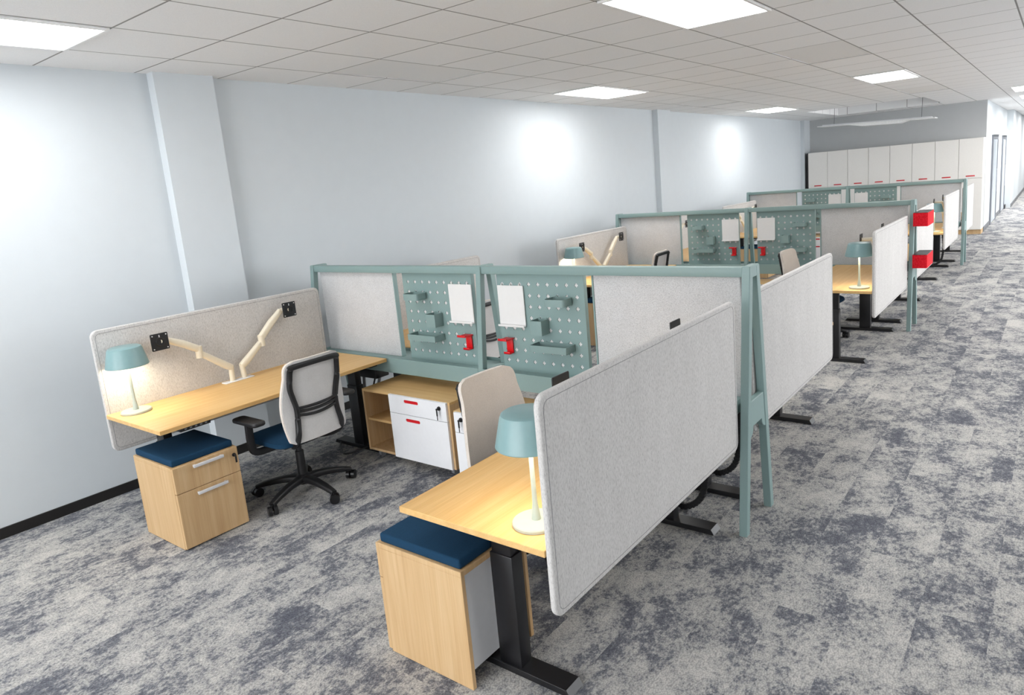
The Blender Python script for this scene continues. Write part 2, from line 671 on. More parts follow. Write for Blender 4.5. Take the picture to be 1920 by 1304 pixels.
def blank_panel(label, x0, y0):
    t = thing('ceiling_panel', label, 'ceiling panel', (x0 + GDX / 2, y0 + GDY, H), 0, 'blank ceiling panels')
    w, l = GDX / 2 - 0.01, GDY - 0.01
    b = MB()
    b.box(-w, w, -l, l, 0.006, 0.015, 0.002, 1)
    obj('panel_face', b, 'tilepanel', t)
    return t


light_panel('long bright light panel by the wall, before the first pilaster', colx(0), row(-2))
light_panel('largest bright light panel, over the first partition by the aisle', colx(4), row(3))
light_panel('bright light panel near the wall, above the second partition felt', colx(0), row(8))
light_panel('bright light panel over the aisle side desks between second and third partition', colx(4), row(13))
light_panel('small bright light panel near the wall, before the hanging baffle', colx(0), row(18))
light_panel('bright light panel cut by the frame edge, nearer of two above corridor', 4.35, 15.35, 4.95, 16.75)
light_panel('bright light panel cut by the frame edge, farther of two above corridor', 4.35, 18.3, 4.95, 19.65)
blank_panel('blank white panel sagging from the ceiling beside the first pilaster', colx(0), row(3))
blank_panel('blank white ceiling panel between the two aisle side lights', colx(4), row(8))
blank_panel('blank white ceiling panel between the two far lights along the wall', colx(0), row(13))
blank_panel('blank white ceiling panel before the hanging baffle, aisle side', colx(4), row(18))

# the white baffle hung over the lockers
t = thing('hanging_light', 'white suspended linear fixture hanging on thin wires above the lockers', 'pendant light', (1.82, 17.2, 2.585), 0)
t.rotation_euler = (0, R(2.0), 0)
b = MB()
n = 14
prof = [(-1.18, 0.0), (-0.55, 0.0), (-0.25, -0.05), (0.5, -0.05), (0.66, 0.0), (1.18, 0.0), (1.18, 0.018), (-1.18, 0.018)]
b.prism(prof, 'y', -0.19, 0.19, 0.003, seg=1)
obj('fixture_body', b, 'grille', t)
b = MB()
b.box(-1.1, 1.1, -0.08, 0.08, 0.018, 0.045, 0.008)
obj('top_housing', b, 'white', t)
for x in (-0.86, 0.9):
    b = MB()
    b.cyl((x, 0, 0.04), (x, 0, 0.54 if x > 0 else 0.50), 0.004, 6)
    obj('suspension_wire', b, 'black', t)

# ------------------------------------------------------------------ lockers on the end wall
LX0, LP, LY = 0.182, 0.4525, 17.92
words_l = ['first', 'second', 'third', 'fourth', 'fifth', 'sixth', 'seventh', 'eighth']
lock0 = None
for k in range(8):
    lab = 'tall white locker with red pull, %s from the long wall' % words_l[k]
    if k == 7:
        lab = 'tall white locker with red pull, last one beside the corridor'
    if k == 0:
        lab = 'tall white locker with red pull, nearest the long wall'
    loc = (LX0 + LP * k, LY, 0)
    if lock0 is None:
        t = lock0 = thing('locker', lab, 'locker', loc, 0, 'white lockers on the end wall')
        b = MB()
        b.box(0.001, LP - 0.001, 0.02, YB - LY - 0.001, 0.1, 2.07)
        obj('body', b, 'locker', t)
        for z0, z1, hzz in ((0.105, 1.215, None), (1.22, 2.068, 1.27)):
            b = MB()
            b.box(0.004, LP - 0.004, 0, 0.02, z0, z1, 0.002, 1)
            d = obj('door', b, 'locker', t)
            if hzz:
                b = MB()
                b.box(0.14, 0.31, -0.006, 0.004, hzz - 0.012, hzz + 0.012, 0.004)
                obj('pull', b, 'redpull', d)
        b = MB()
        b.box(0.0, LP, 0.05, YB - LY - 0.001, 0.0, 0.1)
        obj('plinth', b, 'pedwood', t)
    else:
        dup(lock0, lab, loc)
b = MB()
b.box(0.14, LX0, LY + 0.03, YB, 0, 2.07)
struct('gap_shade_1', b, 'base')  # black filler in the gap beside the lockers, standing in for its shade

# ------------------------------------------------------------------ A-frame partitions
Y1, Y2, Y3 = 3.407, 8.313, 13.325
XL, XM, XE = 0.344, 2.135, 3.914
HF = 1.384


def partition():
    t = thing('partition_frame', '', 'partition', (0, 0, 0), 0, 'teal partition frames')
    y_at = lambda z: 0.046 + (0.190 - 0.046) * (HF - z) / HF
    for x in (XL, XM, XE):
        for s in (-1, 1):
            b = MB()
            w, d = 0.021, 0.0225
            poly = [(s * (y_at(0) - d), 0.0), (s * (y_at(0) + d), 0.0), (s * (y_at(HF) + d), HF), (s * (y_at(HF) - d), HF)]
            b.prism(poly, 'x', x - w, x + w, 0.003, seg=1)
            obj('leg', b, 'teal', t)
        # cross plate of the A with its arched underside
        b = MB()
        zt, zb = 0.695, 0.50
        a, c = y_at(zt) - 0.02, y_at(zb) - 0.02
        poly = [(-a, zt), (-c, zb)]
        for k in range(5):
            q = R(90 * k / 4)
            poly.append((-c + 0.055 * math.sin(q) * 1.0, zb + 0.055 * (1 - math.cos(q)) + 0.0))
        for k in range(5):
            q = R(90 * (4 - k) / 4)
            poly.append((c - 0.055 * math.sin(q), zb + 0.055 * (1 - math.cos(q))))
        poly += [(c, zb), (a, zt)]
        b.prism(poly, 'x', x - 0.017, x + 0.017, 0.003, seg=1)
        obj('cross_plate', b, 'teal', t)
        b = MB()
        b.box(x - 0.020, x + 0.020, -0.066, 0.066, HF - 0.055, HF + 0.004, 0.003, 1)
        obj('top_cap', b, 'teal', t)
    for x0, x1, mir in ((XL, XM, 1), (XM, XE, -1)):
        a0, a1 = x0 + 0.021, x1 - 0.021
        b = MB()
        b.box(a0, a1, -0.064, -0.004, HF - 0.05, HF, 0.004)
        obj('top_rail', b, 'teal', t)
        # cable trough with a thin raised lip on both sides
        b = MB()
        c1 = a1 - (0.036 if mir < 0 else 0)
        b.box(a0, c1, -0.140, 0.140, 0.615, 0.690, 0.006)
        b.box(a0, c1, -0.143, -0.137, 0.60, 0.712, 0.002, 1)
        b.box(a0, c1, 0.137, 0.143, 0.60, 0.712, 0.002, 1)
        obj('cable_trough', b, 'teal', t)
        if mir > 0:
            fx0, fx1, px0, px1 = a0 + 0.004, 1.238, 1.345, 2.018
        else:
            fx0, fx1, px0, px1 = 2.982, 3.862, 2.243, 2.914
        b = MB()
        b.box(fx0, fx1, -0.014, 0.014, 0.69, HF - 0.045, 0.003)
        f = obj('felt_panel', b, 'feltpin', t)
        b = MB()
        e0, e1 = (fx1, fx1 + 0.012) if mir > 0 else (fx0 - 0.012, fx0)
        b.box(e0, e1, -0.018, 0.018, 0.69, HF - 0.045, 0.002, 1)
        obj('edge_strip', b, 'teal', f)
        # perforated board: sheet with plus-shaped holes over a pale core
        b = MB()
        bm = b.bm
        pz0, pz1 = 0.690, HF - 0.045
        cxs = [(1.400 if mir > 0 else 2.286) + 0.0718 * i for i in range(9)]
        czs = [0.758 + 0.0724 * i for i in range(8)]
        hw, ha = 0.0056, 0.0125
        xs, zs = [px0], [pz0]
        for c in cxs:
            xs += [c - ha, c - hw, c + hw, c + ha]
        for c in czs:
            zs += [c - ha, c - hw, c + hw, c + ha]
        xs.append(px1)
        zs.append(pz1)
        V = {}

        def vv(i, j, yy):
            if (i, j, yy) not in V:
                V[(i, j, yy)] = bm.verts.new((xs[i], yy, zs[j]))
            return V[(i, j, yy)]

        def hole(i, j):
            if i < 0 or j < 0 or i >= len(xs) - 1 or j >= len(zs) - 1:
                return None
            ci, cj = (i - 1) % 4, (j - 1) % 4
            if i == 0 or j == 0 or i == len(xs) - 2 or j == len(zs) - 2:
                return False
            if ci > 2 or cj > 2:
                return False
            return ci == 1 or cj == 1
        for sy, yy, y2 in ((-1, -0.016, -0.0140), (1, 0.016, 0.0140)):
            for i in range(len(xs) - 1):
                for j in range(len(zs) - 1):
                    if hole(i, j):
                        continue
                    q = [vv(i, j, yy), vv(i + 1, j, yy), vv(i + 1, j + 1, yy), vv(i, j + 1, yy)]
                    bm.faces.new(q if sy < 0 else q[::-1])
                    for di, dj, e in ((1, 0, ((i + 1, j), (i + 1, j + 1))), (-1, 0, ((i, j + 1), (i, j))), (0, 1, ((i + 1, j + 1), (i, j + 1))), (0, -1, ((i, j), (i + 1, j)))):
                        if hole(i + di, j + dj):
                            (a_, b_), (c_, d_) = e
                            q = [vv(a_, b_, yy), vv(c_, d_, yy), vv(c_, d_, y2), vv(a_, b_, y2)]
                            bm.faces.new(q if sy > 0 else q[::-1])
        # rim closing the two sheets
        for x in (px0, px1):
            b.quad((x, -0.016, pz0), (x, 0.016, pz0), (x, 0.016, pz1), (x, -0.016, pz1))
        p = obj('pegboard', b, 'teal', t, 0.3)
        b = MB()
        b.box(px0 + 0.006, px1 - 0.006, -0.0105, 0.0105, pz0 + 0.004, pz1 - 0.004)
        obj('core_sheet', b, 'boardw', p)
    return t


pf = partition()
pf.location = (0, Y1, 0)
pf['label'] = 'large teal A-frame partition behind the two closest desks'
dup(pf, 'teal A-frame partition carrying two red boxes on its aisle end', (0, Y2, 0))
dup(pf, 'teal A-frame partition standing before the white lockers', (0, Y3, 0))

# ------------------------------------------------------------------ pegboard accessories
def open_tray(w, d, h, r, wall=0.003):
    """open box, back at y=0 towards -y, bottom at z=0, x centred"""
    b = MB()
    outer = [(x, y - d / 2) for x, y in rr(w, d, r, 4)]
    inner = [(x, y - d / 2) for x, y in rr(w - 2 * wall, d - 2 * wall, max(r - wall, 0.001), 4)]
    bm = b.bm
    n = len(outer)
    ob = [bm.verts.new((x, y, 0)) for x, y in outer]
    ot = [bm.verts.new((x, y, h)) for x, y in outer]
    it = [bm.verts.new((x, y, h)) for x, y in inner]
    ib = [bm.verts.new((x, y, wall)) for x, y in inner]
    bm.faces.new(ob[::-1])
    bm.faces.new(ib)
    for A, B in ((ob, ot), (ot, it), (it, ib)):
        for i in range(n):
            bm.faces.new((A[i], A[(i + 1) % n], B[(i + 1) % n], B[i]))
    return b


def hang(x, z, Y):
    return (x, Y - 0.0165, z)


def tray_thing(name, label, cat, w, d, h, r, group, loc):
    t = thing(name, label, cat, loc, 0, group)
    obj('body', open_tray(w, d, h, r), 'teal', t)
    for s in (-1, 1):
        b = MB()
        b.box(s * w * 0.3 - 0.006, s * w * 0.3 + 0.006, -0.003, 0.007, h - 0.018, h + 0.006, 0.001, 1)
        obj('hanging_tab', b, 'teal', t)
    return t


def board_thing(label, loc):
    t = thing('whiteboard_sheet', label, 'whiteboard', loc, 0, 'small whiteboards on the pegboards')
    w, h = 0.212, 0.262
    b = MB()
    b.prism(rr(w, h, 0.006, 3), 'y', -0.012, -0.004, 0.0015, seg=1)
    obj('writing_surface', b, 'boardw', t)
    b = MB()
    b.box(-w / 2, w / 2, -0.034, -0.004, -h / 2 - 0.006, -h / 2 + 0.001, 0.002, 1)
    b.box(-w / 2, w / 2, -0.034, -0.031, -h / 2 - 0.002, -h / 2 + 0.008, 0.001, 1)
    obj('pen_ledge', b, 'boardw', t)
    for x in (-0.0718, 0, 0.0718):
        b = MB()
        b.box(x - 0.004, x + 0.004, -0.010, 0.006, h / 2 - 0.004, h / 2 + 0.010, 0.001, 1)
        obj('clip', b, 'boardw', t)
    return t


def hook_thing(label, loc):
    t = thing('headset_hook', label, 'hook', loc, 0, 'red hooks on the pegboards')
    b = MB()
    b.box(-0.026, 0.026, -0.014, -0.004, -0.05, 0.05, 0.002)
    obj('back_plate', b, 'red', t)
    b = MB()
    b.box(-0.036, 0.036, -0.088, -0.004, 0.044, 0.052, 0.002)
    b.box(-0.036, 0.036, -0.088, -0.082, 0.044, 0.060, 0.002)
    obj('upper_arm', b, 'red', t)
    b = MB()
    b.box(-0.026, 0.026, -0.050, -0.004, -0.052, -0.044, 0.002)
    b.box(-0.026, 0.026, -0.050, -0.045, -0.052, -0.036, 0.002)
    obj('lower_arm', b, 'red', t)
    return t


names = {1: 'closest partition', 2: 'middle partition', 3: 'farthest partition'}
sides = {0: 'wall side', 1: 'aisle side'}
protos = {}
for k, Yk in ((1, Y1), (2, Y2), (3, Y3)):
    for s in (0, 1):
        X = (lambda x: x) if s == 0 else (lambda x: 4.27 - x)
        where = '%s pegboard of the %s' % (sides[s], names[k])
        items = [('small', 'shallow teal tray, upper one on the ' + where, X(1.512), 1.148),
                 ('cup', 'square teal pen cup on the ' + where, X(1.675), 0.958),
                 ('long', 'long teal tray, lower one on the ' + where, X(1.583), 0.857),
                 ('board', 'small white board hung on the ' + where, X(1.914), 1.126),
                 ('hook', 'red headset hook on the ' + where, X(1.955), 0.860)]
        for key, lab, x, z in items:
            if k == 3 and (key == 'hook' or (s == 1 and key in ('cup', 'long'))):
                continue
            loc = hang(x, z, Yk)
            if key in protos:
                dup(protos[key], lab, loc)
            elif key == 'small':
                protos[key] = tray_thing('pegboard_tray', lab, 'tray', 0.145, 0.105, 0.045, 0.018, 'small pegboard trays', loc)
            elif key == 'cup':
                protos[key] = tray_thing('pen_cup', lab, 'pen cup', 0.088, 0.085, 0.092, 0.004, 'pen cups on the pegboards', loc)
            elif key == 'long':
                protos[key] = tray_thing('pegboard_tray', lab, 'tray', 0.275, 0.105, 0.043, 0.004, 'long pegboard trays', loc)
            elif key == 'board':
                protos[key] = board_thing(lab, loc)
            else:
                protos[key] = hook_thing(lab, loc)

# red storage boxes on the aisle end of the middle partition
def red_box(label, loc, h):
    t = thing('storage_box', label, 'box', loc, 0, 'red boxes on the partition end')
    w, d = 0.137, 0.42
    b = open_tray(w, d, h, 0.006, 0.006)
    obj('box_shell', b, 'redfelt', t)
    b = MB()
    b.box(-w / 2 + 0.004, w / 2 - 0.004, -d + 0.004, -0.004, h - 0.012, h + 0.003, 0.002, 1)
    obj('black_liner', b, 'black', t)
    b = MB()
    for q in (0.33, 0.66):
        b.box(-w / 2 + 0.006, w / 2 - 0.006, -d * q - 0.006, -d * q + 0.006, h + 0.003, h + 0.006)
    obj('divider', b, 'grey', t)
    return t


rb = red_box('red felt box with black top, upper of two on the partition end', (XE + 0.021 + 0.0695, Y2 + 0.24, 1.118), 0.138)
dup(rb, 'red felt box with black top, lower of two on the partition end', (XE + 0.021 + 0.0695, Y2 + 0.24, 0.680))

# ------------------------------------------------------------------ desks, local: user side +x, length along y, near end y=0
DW, DL, DH = 0.69, 1.645, 0.7125


def desk():
    t = thing('standing_desk', '', 'desk', (0, 0, 0), 0, 'sit-stand desks')
    b = MB()
    b.box(0, DW, 0, DL, DH - 0.025, DH, 0.002, 1)
    obj('desktop', b, 'deskwood', t)
    for y in (0.225, 1.575):
        b = MB()
        b.prism([(0.083, 0.002), (0.672, 0.002), (0.655, 0.030), (0.100, 0.030)], 'y', y - 0.045, y + 0.045, 0.002, seg=1)
        obj('foot', b, 'blackmetal', t)
        b = MB()
        b.box(0.315, 0.425, y - 0.033, y + 0.033, 0.028, 0.50, 0.004)
        c = obj('leg', b, 'blackmetal', t)
        b = MB()
        b.box(0.322, 0.418, y - 0.027, y + 0.027, 0.48, DH - 0.03, 0.004)
        obj('inner_tube', b, 'blackmetal', c)
        b = MB()
        b.box(0.09, 0.62, y - 0.035, y + 0.035, DH - 0.055, DH - 0.025, 0.003, 1)
        obj('side_bracket', b, 'blackmetal', t)
    b = MB()
    b.box(0.30, 0.34, 0.25, 1.55, DH - 0.065, DH - 0.03, 0.003, 1)
    b.box(0.42, 0.46, 0.25, 1.55, DH - 0.065, DH - 0.03, 0.003, 1)
    obj('crossbeam', b, 'blackmetal', t)
    for y in (0.3, 1.3):
        b = MB()
        b.box(0.0, 0.06, y - 0.02, y + 0.02, DH - 0.040, DH - 0.025, 0.002, 1)
        obj('screen_clamp', b, 'blackmetal', t)
    b = MB()
    b.box(0.60, 0.668, 0.12, 0.30, DH - 0.050, DH - 0.025, 0.003)
    h = obj('control_pad', b, 'black', t)
    b = MB()
    for k in range(5):
        b.box(0.667, 0.670, 0.145 + 0.03 * k, 0.158 + 0.03 * k, DH - 0.042, DH - 0.034)
    obj('button', b, 'grey', h)
    return t


def screen():
    """felt privacy screen clamped along the outer long edge; local y=0 near end, x -0.026..0"""
    t = thing('privacy_screen', '', 'screen', (0, 0, 0), 0, 'felt desk screens')
    L, z0, z1 = DL - 0.015, 0.466, 1.237
    b = MB()
    poly = [(y + L / 2, z + (z0 + z1) / 2) for y, z in rr(L, z1 - z0, 0.045, 6)]
    b.prism(poly, 'x', -0.026, -0.001, 0.008, seg=3)
    obj('felt_slab', b, 'felt', t)
    b = MB()
    for x in (-0.026, -0.001):
        pts = [(x, y + L / 2, z + (z0 + z1) / 2) for y, z in rr(L - 0.044, z1 - z0 - 0.044, 0.03, 5)]
        b.tube(pts, 0.0014, 6, closed=True)
    obj('stitched_seam', b, 'seam', t)
    return t


def arms(rows, reach):
    """dual monitor arm clamped to the rear edge; local origin = desk origin"""
    t = thing('monitor_arm', '', 'monitor arm', (0, 0, 0), 0, 'dual monitor arms')
    b = MB()
    b.box(0.045, 0.105, 0.72, 0.935, DH, DH + 0.008, 0.003)
    obj('clamp_base', b, 'white', t)
    sec = rr(0.046, 0.042, 0.014, 3)
    for y0, y1, y2, y3, z1, z2, z3 in rows:
        x = 0.077
        s = 1 if y2 > y1 else -1
        b = MB()
        b.cyl((x, y0, DH + 0.006), (x, y1, z1 + 0.015), 0.018)
        obj('post', b, 'cream', t)
        b = MB()
        b.sweep([(x, y1, z1), (x, y1 + s * 0.03, z1 + 0.02), (x, y2 - s * 0.01, z2 - 0.012)], sec, upv=(1, 0, 0), scales=[0.95, 1.05, 0.85])
        obj('lower_link', b, 'cream', t)
        b = MB()
        b.cyl((x, y2, z2 - 0.038), (x, y2, z2 + 0.042), 0.023)
        obj('elbow', b, 'cream', t)
        b = MB()
        b.sweep([(x, y2, z2 + 0.022), (x, (y2 + y3) / 2, (z2 + z3) / 2 + 0.018), (x, y3, z3)], sec, upv=(1, 0, 0), scales=[1.0, 1.05, 0.8])
        obj('upper_link', b, 'cream', t)
        b = MB()
        py = y3 - (0.045 if s < 0 else -0.05)
        b.tube([(x, y3, z3), (x + reach * 0.35, y3 + (py - y3) * 0.6, z3), (x + reach, py, z3)], 0.016, 12)
        obj('tilt_joint', b, 'cream', t)
        # square mount plate
        b = MB()
        hs = 0.054
        px = x + reach
        b.prism([(py + yy, z3 + zz) for yy, zz in rr(2 * hs, 2 * hs, 0.006, 3)], 'x', px, px + 0.006, 0.001, seg=1)
        pl = obj('mount_plate', b, 'blackmetal', t)
        b = MB()
        b.tube([(px + 0.007, py + 0.026 * math.cos(q * PI / 12), z3 + 0.026 * math.sin(q * PI / 12)) for q in range(24)], 0.004, 6, closed=True)
        obj('ring_boss', b, 'black', pl)
        b = MB()
        for a_, c_ in ((-1, -1), (-1, 1), (1, -1), (1, 1)):
            b.cyl((px + 0.004, py + a_ * 0.042, z3 + c_ * 0.042), (px + 0.0085, py + a_ * 0.042, z3 + c_ * 0.042), 0.004, 10)
        b.box(px + 0.006, px + 0.0075, py - 0.003, py + 0.003, z3 + 0.028, z3 + 0.044)
        obj('screw', b, 'alu', pl)
    return t


def lamp():
    t = thing('desk_lamp', '', 'lamp', (0, 0, 0), 0, 'teal desk lamps')
    b = MB()
    b.lathe([(0, 0), (0.084, 0), (0.086, 0.003), (0.086, 0.011), (0.083, 0.0145), (0.02, 0.017), (0, 0.017)])
    obj('base', b, 'lampwhite', t)
    b = MB()
    b.lathe([(0, 0.016), (0.0165, 0.016), (0.0165, 0.022), (0.013, 0.05), (0.0095, 0.075), (0.0085, 0.12), (0.0085, 0.34), (0, 0.34)], seg=20)
    obj('stem', b, 'lampwhite', t)
    b = MB()
    b.lathe([(0.1165, 0.296), (0.1180, 0.293), (0.1195, 0.296), (0.0965, 0.395), (0.091, 0.407), (0.081, 0.413), (0.0, 0.415), (0.0, 0.412), (0.080, 0.410), (0.090, 0.404), (0.095, 0.394), (0.1165, 0.296)], seg=56)
    obj('shade', b, 'lampteal', t)
    b = MB()
    b.lathe([(0.0, 0.330), (0.085, 0.330), (0.085, 0.334), (0.0, 0.334)], seg=32)
    obj('diffuser', b, 'bulb', t)
    return t


# desks, screens, arms and lamps: (key, desk origin x,y; mirror x; mirror y)
WX, AX = 0.5435, 3.8655          # outer edges of wall-side and aisle-side desks
NEAR = 1.806                     # near edge of a front desk before its partition
dk, sc_, lm = desk(), screen(), lamp()
ar = arms(((0.785, 0.79, 0.59, 0.385, 0.815, 0.972, 1.105), (0.875, 0.868, 1.045, 1.228, 0.805, 0.945, 1.13)), 0.035)
ar2 = arms(((0.785, 0.79, 0.61, 0.445, 0.815, 0.985, 1.126), (0.875, 0.868, 1.065, 1.322, 0.805, 0.965, 1.128)), 0.090)
first = {'d': True, 's': True, 'a': True, 'b': True, 'l': True}


def place(src, key, label, loc, scale):
    if first[key]:
        first[key] = False
        src.location = loc
        src.scale = scale
        src['label'] = label
        return src
    return dup(src, label, loc, 0, scale)


stations = [
    # side, x, y0, mirror-y, label tail, arms?, lamp label
    (0, WX, Y1 - NEAR, 1, 'beside the long wall before the closest partition', True),
    (1, AX, Y1 - NEAR, 1, 'at the aisle before the closest partition', True),
    (0, WX, Y1 + NEAR, -1, 'beside the long wall just behind the closest partition', False),
    (1, AX, Y1 + NEAR - 0.005, -1, 'at the aisle just behind the closest partition', False),
    (0, WX, Y2 - NEAR, 1, 'beside the long wall before the middle partition', True),
    (1, AX, Y2 - NEAR, 1, 'at the aisle before the partition with red boxes', True),
    (0, WX, Y2 + NEAR, -1, 'beside the long wall just behind the middle partition', True),
    (1, AX, Y2 + NEAR - 0.005, -1, 'at the aisle just behind the red boxes', False),
    (0, WX, Y3 - NEAR, 1, 'beside the long wall before the farthest partition', True),
    (1, AX - 0.025, Y3 - NEAR - 0.16, 1, 'at the aisle before the farthest partition', True),
    (1, AX, Y3 + NEAR, -1, 'at the aisle between farthest partition and lockers', False),
]
for side, x, y0, my, tail, has_arm in stations:
    sx = 1 if side == 0 else -1
    sc3 = (sx, my, 1)
    d_ = place(dk, 'd', 'oak topped standing desk on black legs ' + tail, (x, y0, 0), sc3)
    for o in d_.children:      # near leg of the wall side desks stands further back, clear of the pedestal
        if o.name.split('.')[0] in ('foot', 'leg') and o.data.vertices[0].co.y < 0.8:
            o.location.x = -0.17 if (side == 0 and my > 0) else 0.0
    place(sc_, 's', 'grey felt screen along the desk ' + tail, (x, y0 + my * 0.003 - (0.11 if my < 0 and side == 1 else 0.05 if my < 0 else 0), 0), sc3)
    if has_arm:
        place(*((ar, 'a') if side == 0 else (ar2, 'b')), 'dual monitor arm without screens on desk ' + tail, (x, y0, 0), sc3)
        dx, dy = (0.124, 0.125) if side == 0 else (0.135, 0.142)
        if my > 0 and not (side == 0 and y0 > 10):
            if y0 > 4:
                dy += 0.02
            place(lm, 'l', 'lit teal shaded lamp on desk ' + tail, (x + sx * dx, y0 + dy, DH), (1, 1, 1))

# ------------------------------------------------------------------ pedestals, local: front +x, y 0..w, x -depth..0
def pedestal():
    t = thing('file_pedestal', '', 'file cabinet', (0, 0, 0), 0, 'oak file pedestals with cushions')
    D, Wd, Hh = 0.478, 0.386, 0.497
    b = MB()
    for y0, y1 in ((0.0, 0.019), (Wd - 0.019, Wd)):
        b.box(-D, -0.021, y0, y1, 0.002, Hh - 0.022, 0.001, 1)
    b.box(-D, -0.021, 0, Wd, Hh - 0.022, Hh, 0.0015, 1)
    obj('carcass', b, 'pedwood', t)
    b = MB()
    b.box(-D + 0.035, -D + 0.05, 0.019, Wd - 0.019, 0.045, Hh - 0.022)
    obj('back_panel', b, 'white', t)['label'] = 'white recessed back panel'
    b = MB()
    b.box(-D + 0.05, -0.021, 0.019, Wd - 0.019, 0.045, 0.06)
    obj('bottom', b, 'pedwood', t)
    for z0, z1, hz, lock in ((0.010, 0.339, 0.312, False), (0.342, Hh - 0.003, 0.474, True)):
        b = MB()
        b.box(-0.020, 0.0, 0.001, Wd - 0.001, z0, z1, 0.0015, 1)
        d = obj('drawer', b, 'pedwood', t)
        b = MB()
        b.box(0.012, 0.024, 0.11, 0.29, hz - 0.009, hz + 0.009, 0.003)
        for yy in (0.12, 0.28):
            b.box(0.0, 0.013, yy - 0.006, yy + 0.006, hz - 0.006, hz + 0.006)
        obj('handle', b, 'alu', d)
        if lock:
            b = MB()
            b.cyl((0, Wd - 0.027, 0.450), (0.006, Wd - 0.027, 0.450), 0.011)
            b.box(0.005, 0.025, Wd - 0.031, Wd - 0.023, 0.444, 0.456, 0.002, 1)
            b.box(0.019, 0.023, Wd - 0.033, Wd - 0.021, 0.405, 0.446, 0.002, 1)
            obj('lock', b, 'black', d)
    b = MB()
    b.box(-D + 0.012, -0.02, 0.010, Wd - 0.012, Hh, Hh + 0.040, 0.010, 3)
    obj('cushion', b, 'navy', t)
    return t


pd = pedestal()
pd.location = (1.2815, 1.607, 0)
pd['label'] = 'oak two drawer pedestal with navy cushion and silver handles under wall side desk'
dup(pd, 'oak pedestal with navy cushion, white back showing, at the closest aisle desk', (2.9646, 1.627, 0), 0, (-1, 1, 1))
dup(pd, 'oak pedestal with navy cushion seen through gap in the closest partition', (1.2815, Y2 - NEAR + 0.02, 0))
dup(pd, 'oak pedestal with navy cushion seen through gap in the middle partition', (1.2815, Y3 - NEAR + 0.02, 0))

# ------------------------------------------------------------------ mobile credenzas, local: x 0..0.88, front y=0, back +y
def credenza():
    t = thing('mobile_credenza', '', 'cabinet', (0, 0, 0), 0, 'oak credenzas with white drawers')
    Wd, D, z0, z1 = 0.88, 0.397, 0.062, 0.5285
    xs_ = 0.305
    b = MB()
    b.box(0, Wd, 0, D, z1 - 0.018, z1, 0.0015, 1)
    obj('top', b, 'topwood', t)
    b = MB()
    b.box(0, 0.018, 0, D, z0, z1 - 0.018)
    b.box(Wd - 0.018, Wd, 0, D, z0, z1 - 0.018)
    b.box(0.018, Wd - 0.018, 0.002, D, z0, z0 + 0.018)
    b.box(0.018, Wd - 0.018, D - 0.012, D, z0 + 0.018, z1 - 0.018)
    b.box(xs_, xs_ + 0.016, 0.02, D - 0.012, z0 + 0.018, z1 - 0.018)
    obj('carcass', b, 'pedwood', t)
    b = MB()
    b.box(0.018, xs_, 0.012, D - 0.012, 0.290, 0.306)
    obj('shelf', b, 'topwood', t)
    # white drawer fronts with recessed red pulls
    for za, zb, zp, lock in ((z0 + 0.002, 0.3955, 0.358, False), (0.399, z1 - 0.001, 0.493, True)):
        xa, xb = xs_, Wd - 0.018
        xc = 0.53
        b = MB()
        w2, h2 = 0.07, 0.0115
        pill = [(xc + px_, zp + pz_) for px_, pz_ in rr(2 * w2, 2 * h2, 0.0114, 6)]
        bm = b.bm
        outer = [(xa, za), (xb, za), (xb, zb), (xa, zb)]

        def ring(yy):
            return [bm.verts.new((x_, yy, z_)) for x_, z_ in pill], [bm.verts.new((x_, yy, z_)) for x_, z_ in outer]
        pf_, of_ = ring(-0.018)
        pb_, ob_ = ring(-0.001)
        n = len(pill)
        q = n // 4
        # pill outline runs from the right, counter-clockwise: corner blocks tr, tl, bl, br
        corner_of = [2, 3, 0, 1]
        for k in range(4):
            blk = [pf_[k * q + i] for i in range(q)]
            c = of_[corner_of[k]]
            for i in range(q - 1):
                bm.faces.new((c, blk[i + 1], blk[i]))
            nx = pf_[((k + 1) * q) % n]
            c2 = of_[corner_of[(k + 1) % 4]]
            bm.faces.new((c, c2, nx, blk[-1]))
        for i in range(n):
            j = (i + 1) % n
            bm.faces.new((pf_[i], pf_[j], pb_[j], pb_[i]))
        for i in range(4):
            j = (i + 1) % 4
            bm.faces.new((of_[i], of_[j], ob_[j], ob_[i]))
        bmesh.ops.recalc_face_normals(bm, faces=bm.faces[:])
        d = obj('drawer', b, 'white', t, 0.5)
        b = MB()
        b.box(xc - w2 - 0.008, xc + w2 + 0.008, -0.0145, -0.002, zp - h2 - 0.006, zp + h2 + 0.006)
        obj('pull', b, 'redpull', d)
        if lock:
            b = MB()
            b.cyl((0.80, -0.018, 0.487), (0.80, -0.026, 0.487), 0.014)
            b.box(0.794, 0.806, -0.048, -0.024, 0.481, 0.493, 0.002, 1)
            b.box(0.793, 0.807, -0.046, -0.040, 0.440, 0.486, 0.003, 1)
            b.box(0.798, 0.802, -0.045, -0.041, 0.412, 0.441)
            obj('lock', b, 'black', d)
    for x in (0.07, Wd - 0.07):
        for y in (0.06, D - 0.06):
            b = MB()
            b.cyl((x - 0.013, y, 0.026), (x + 0.013, y, 0.026), 0.026, 20)
            b.box(x - 0.016, x + 0.016, y - 0.014, y + 0.014, 0.040, 0.062, 0.003, 1)
            obj('caster', b, 'grey', t)
    return t


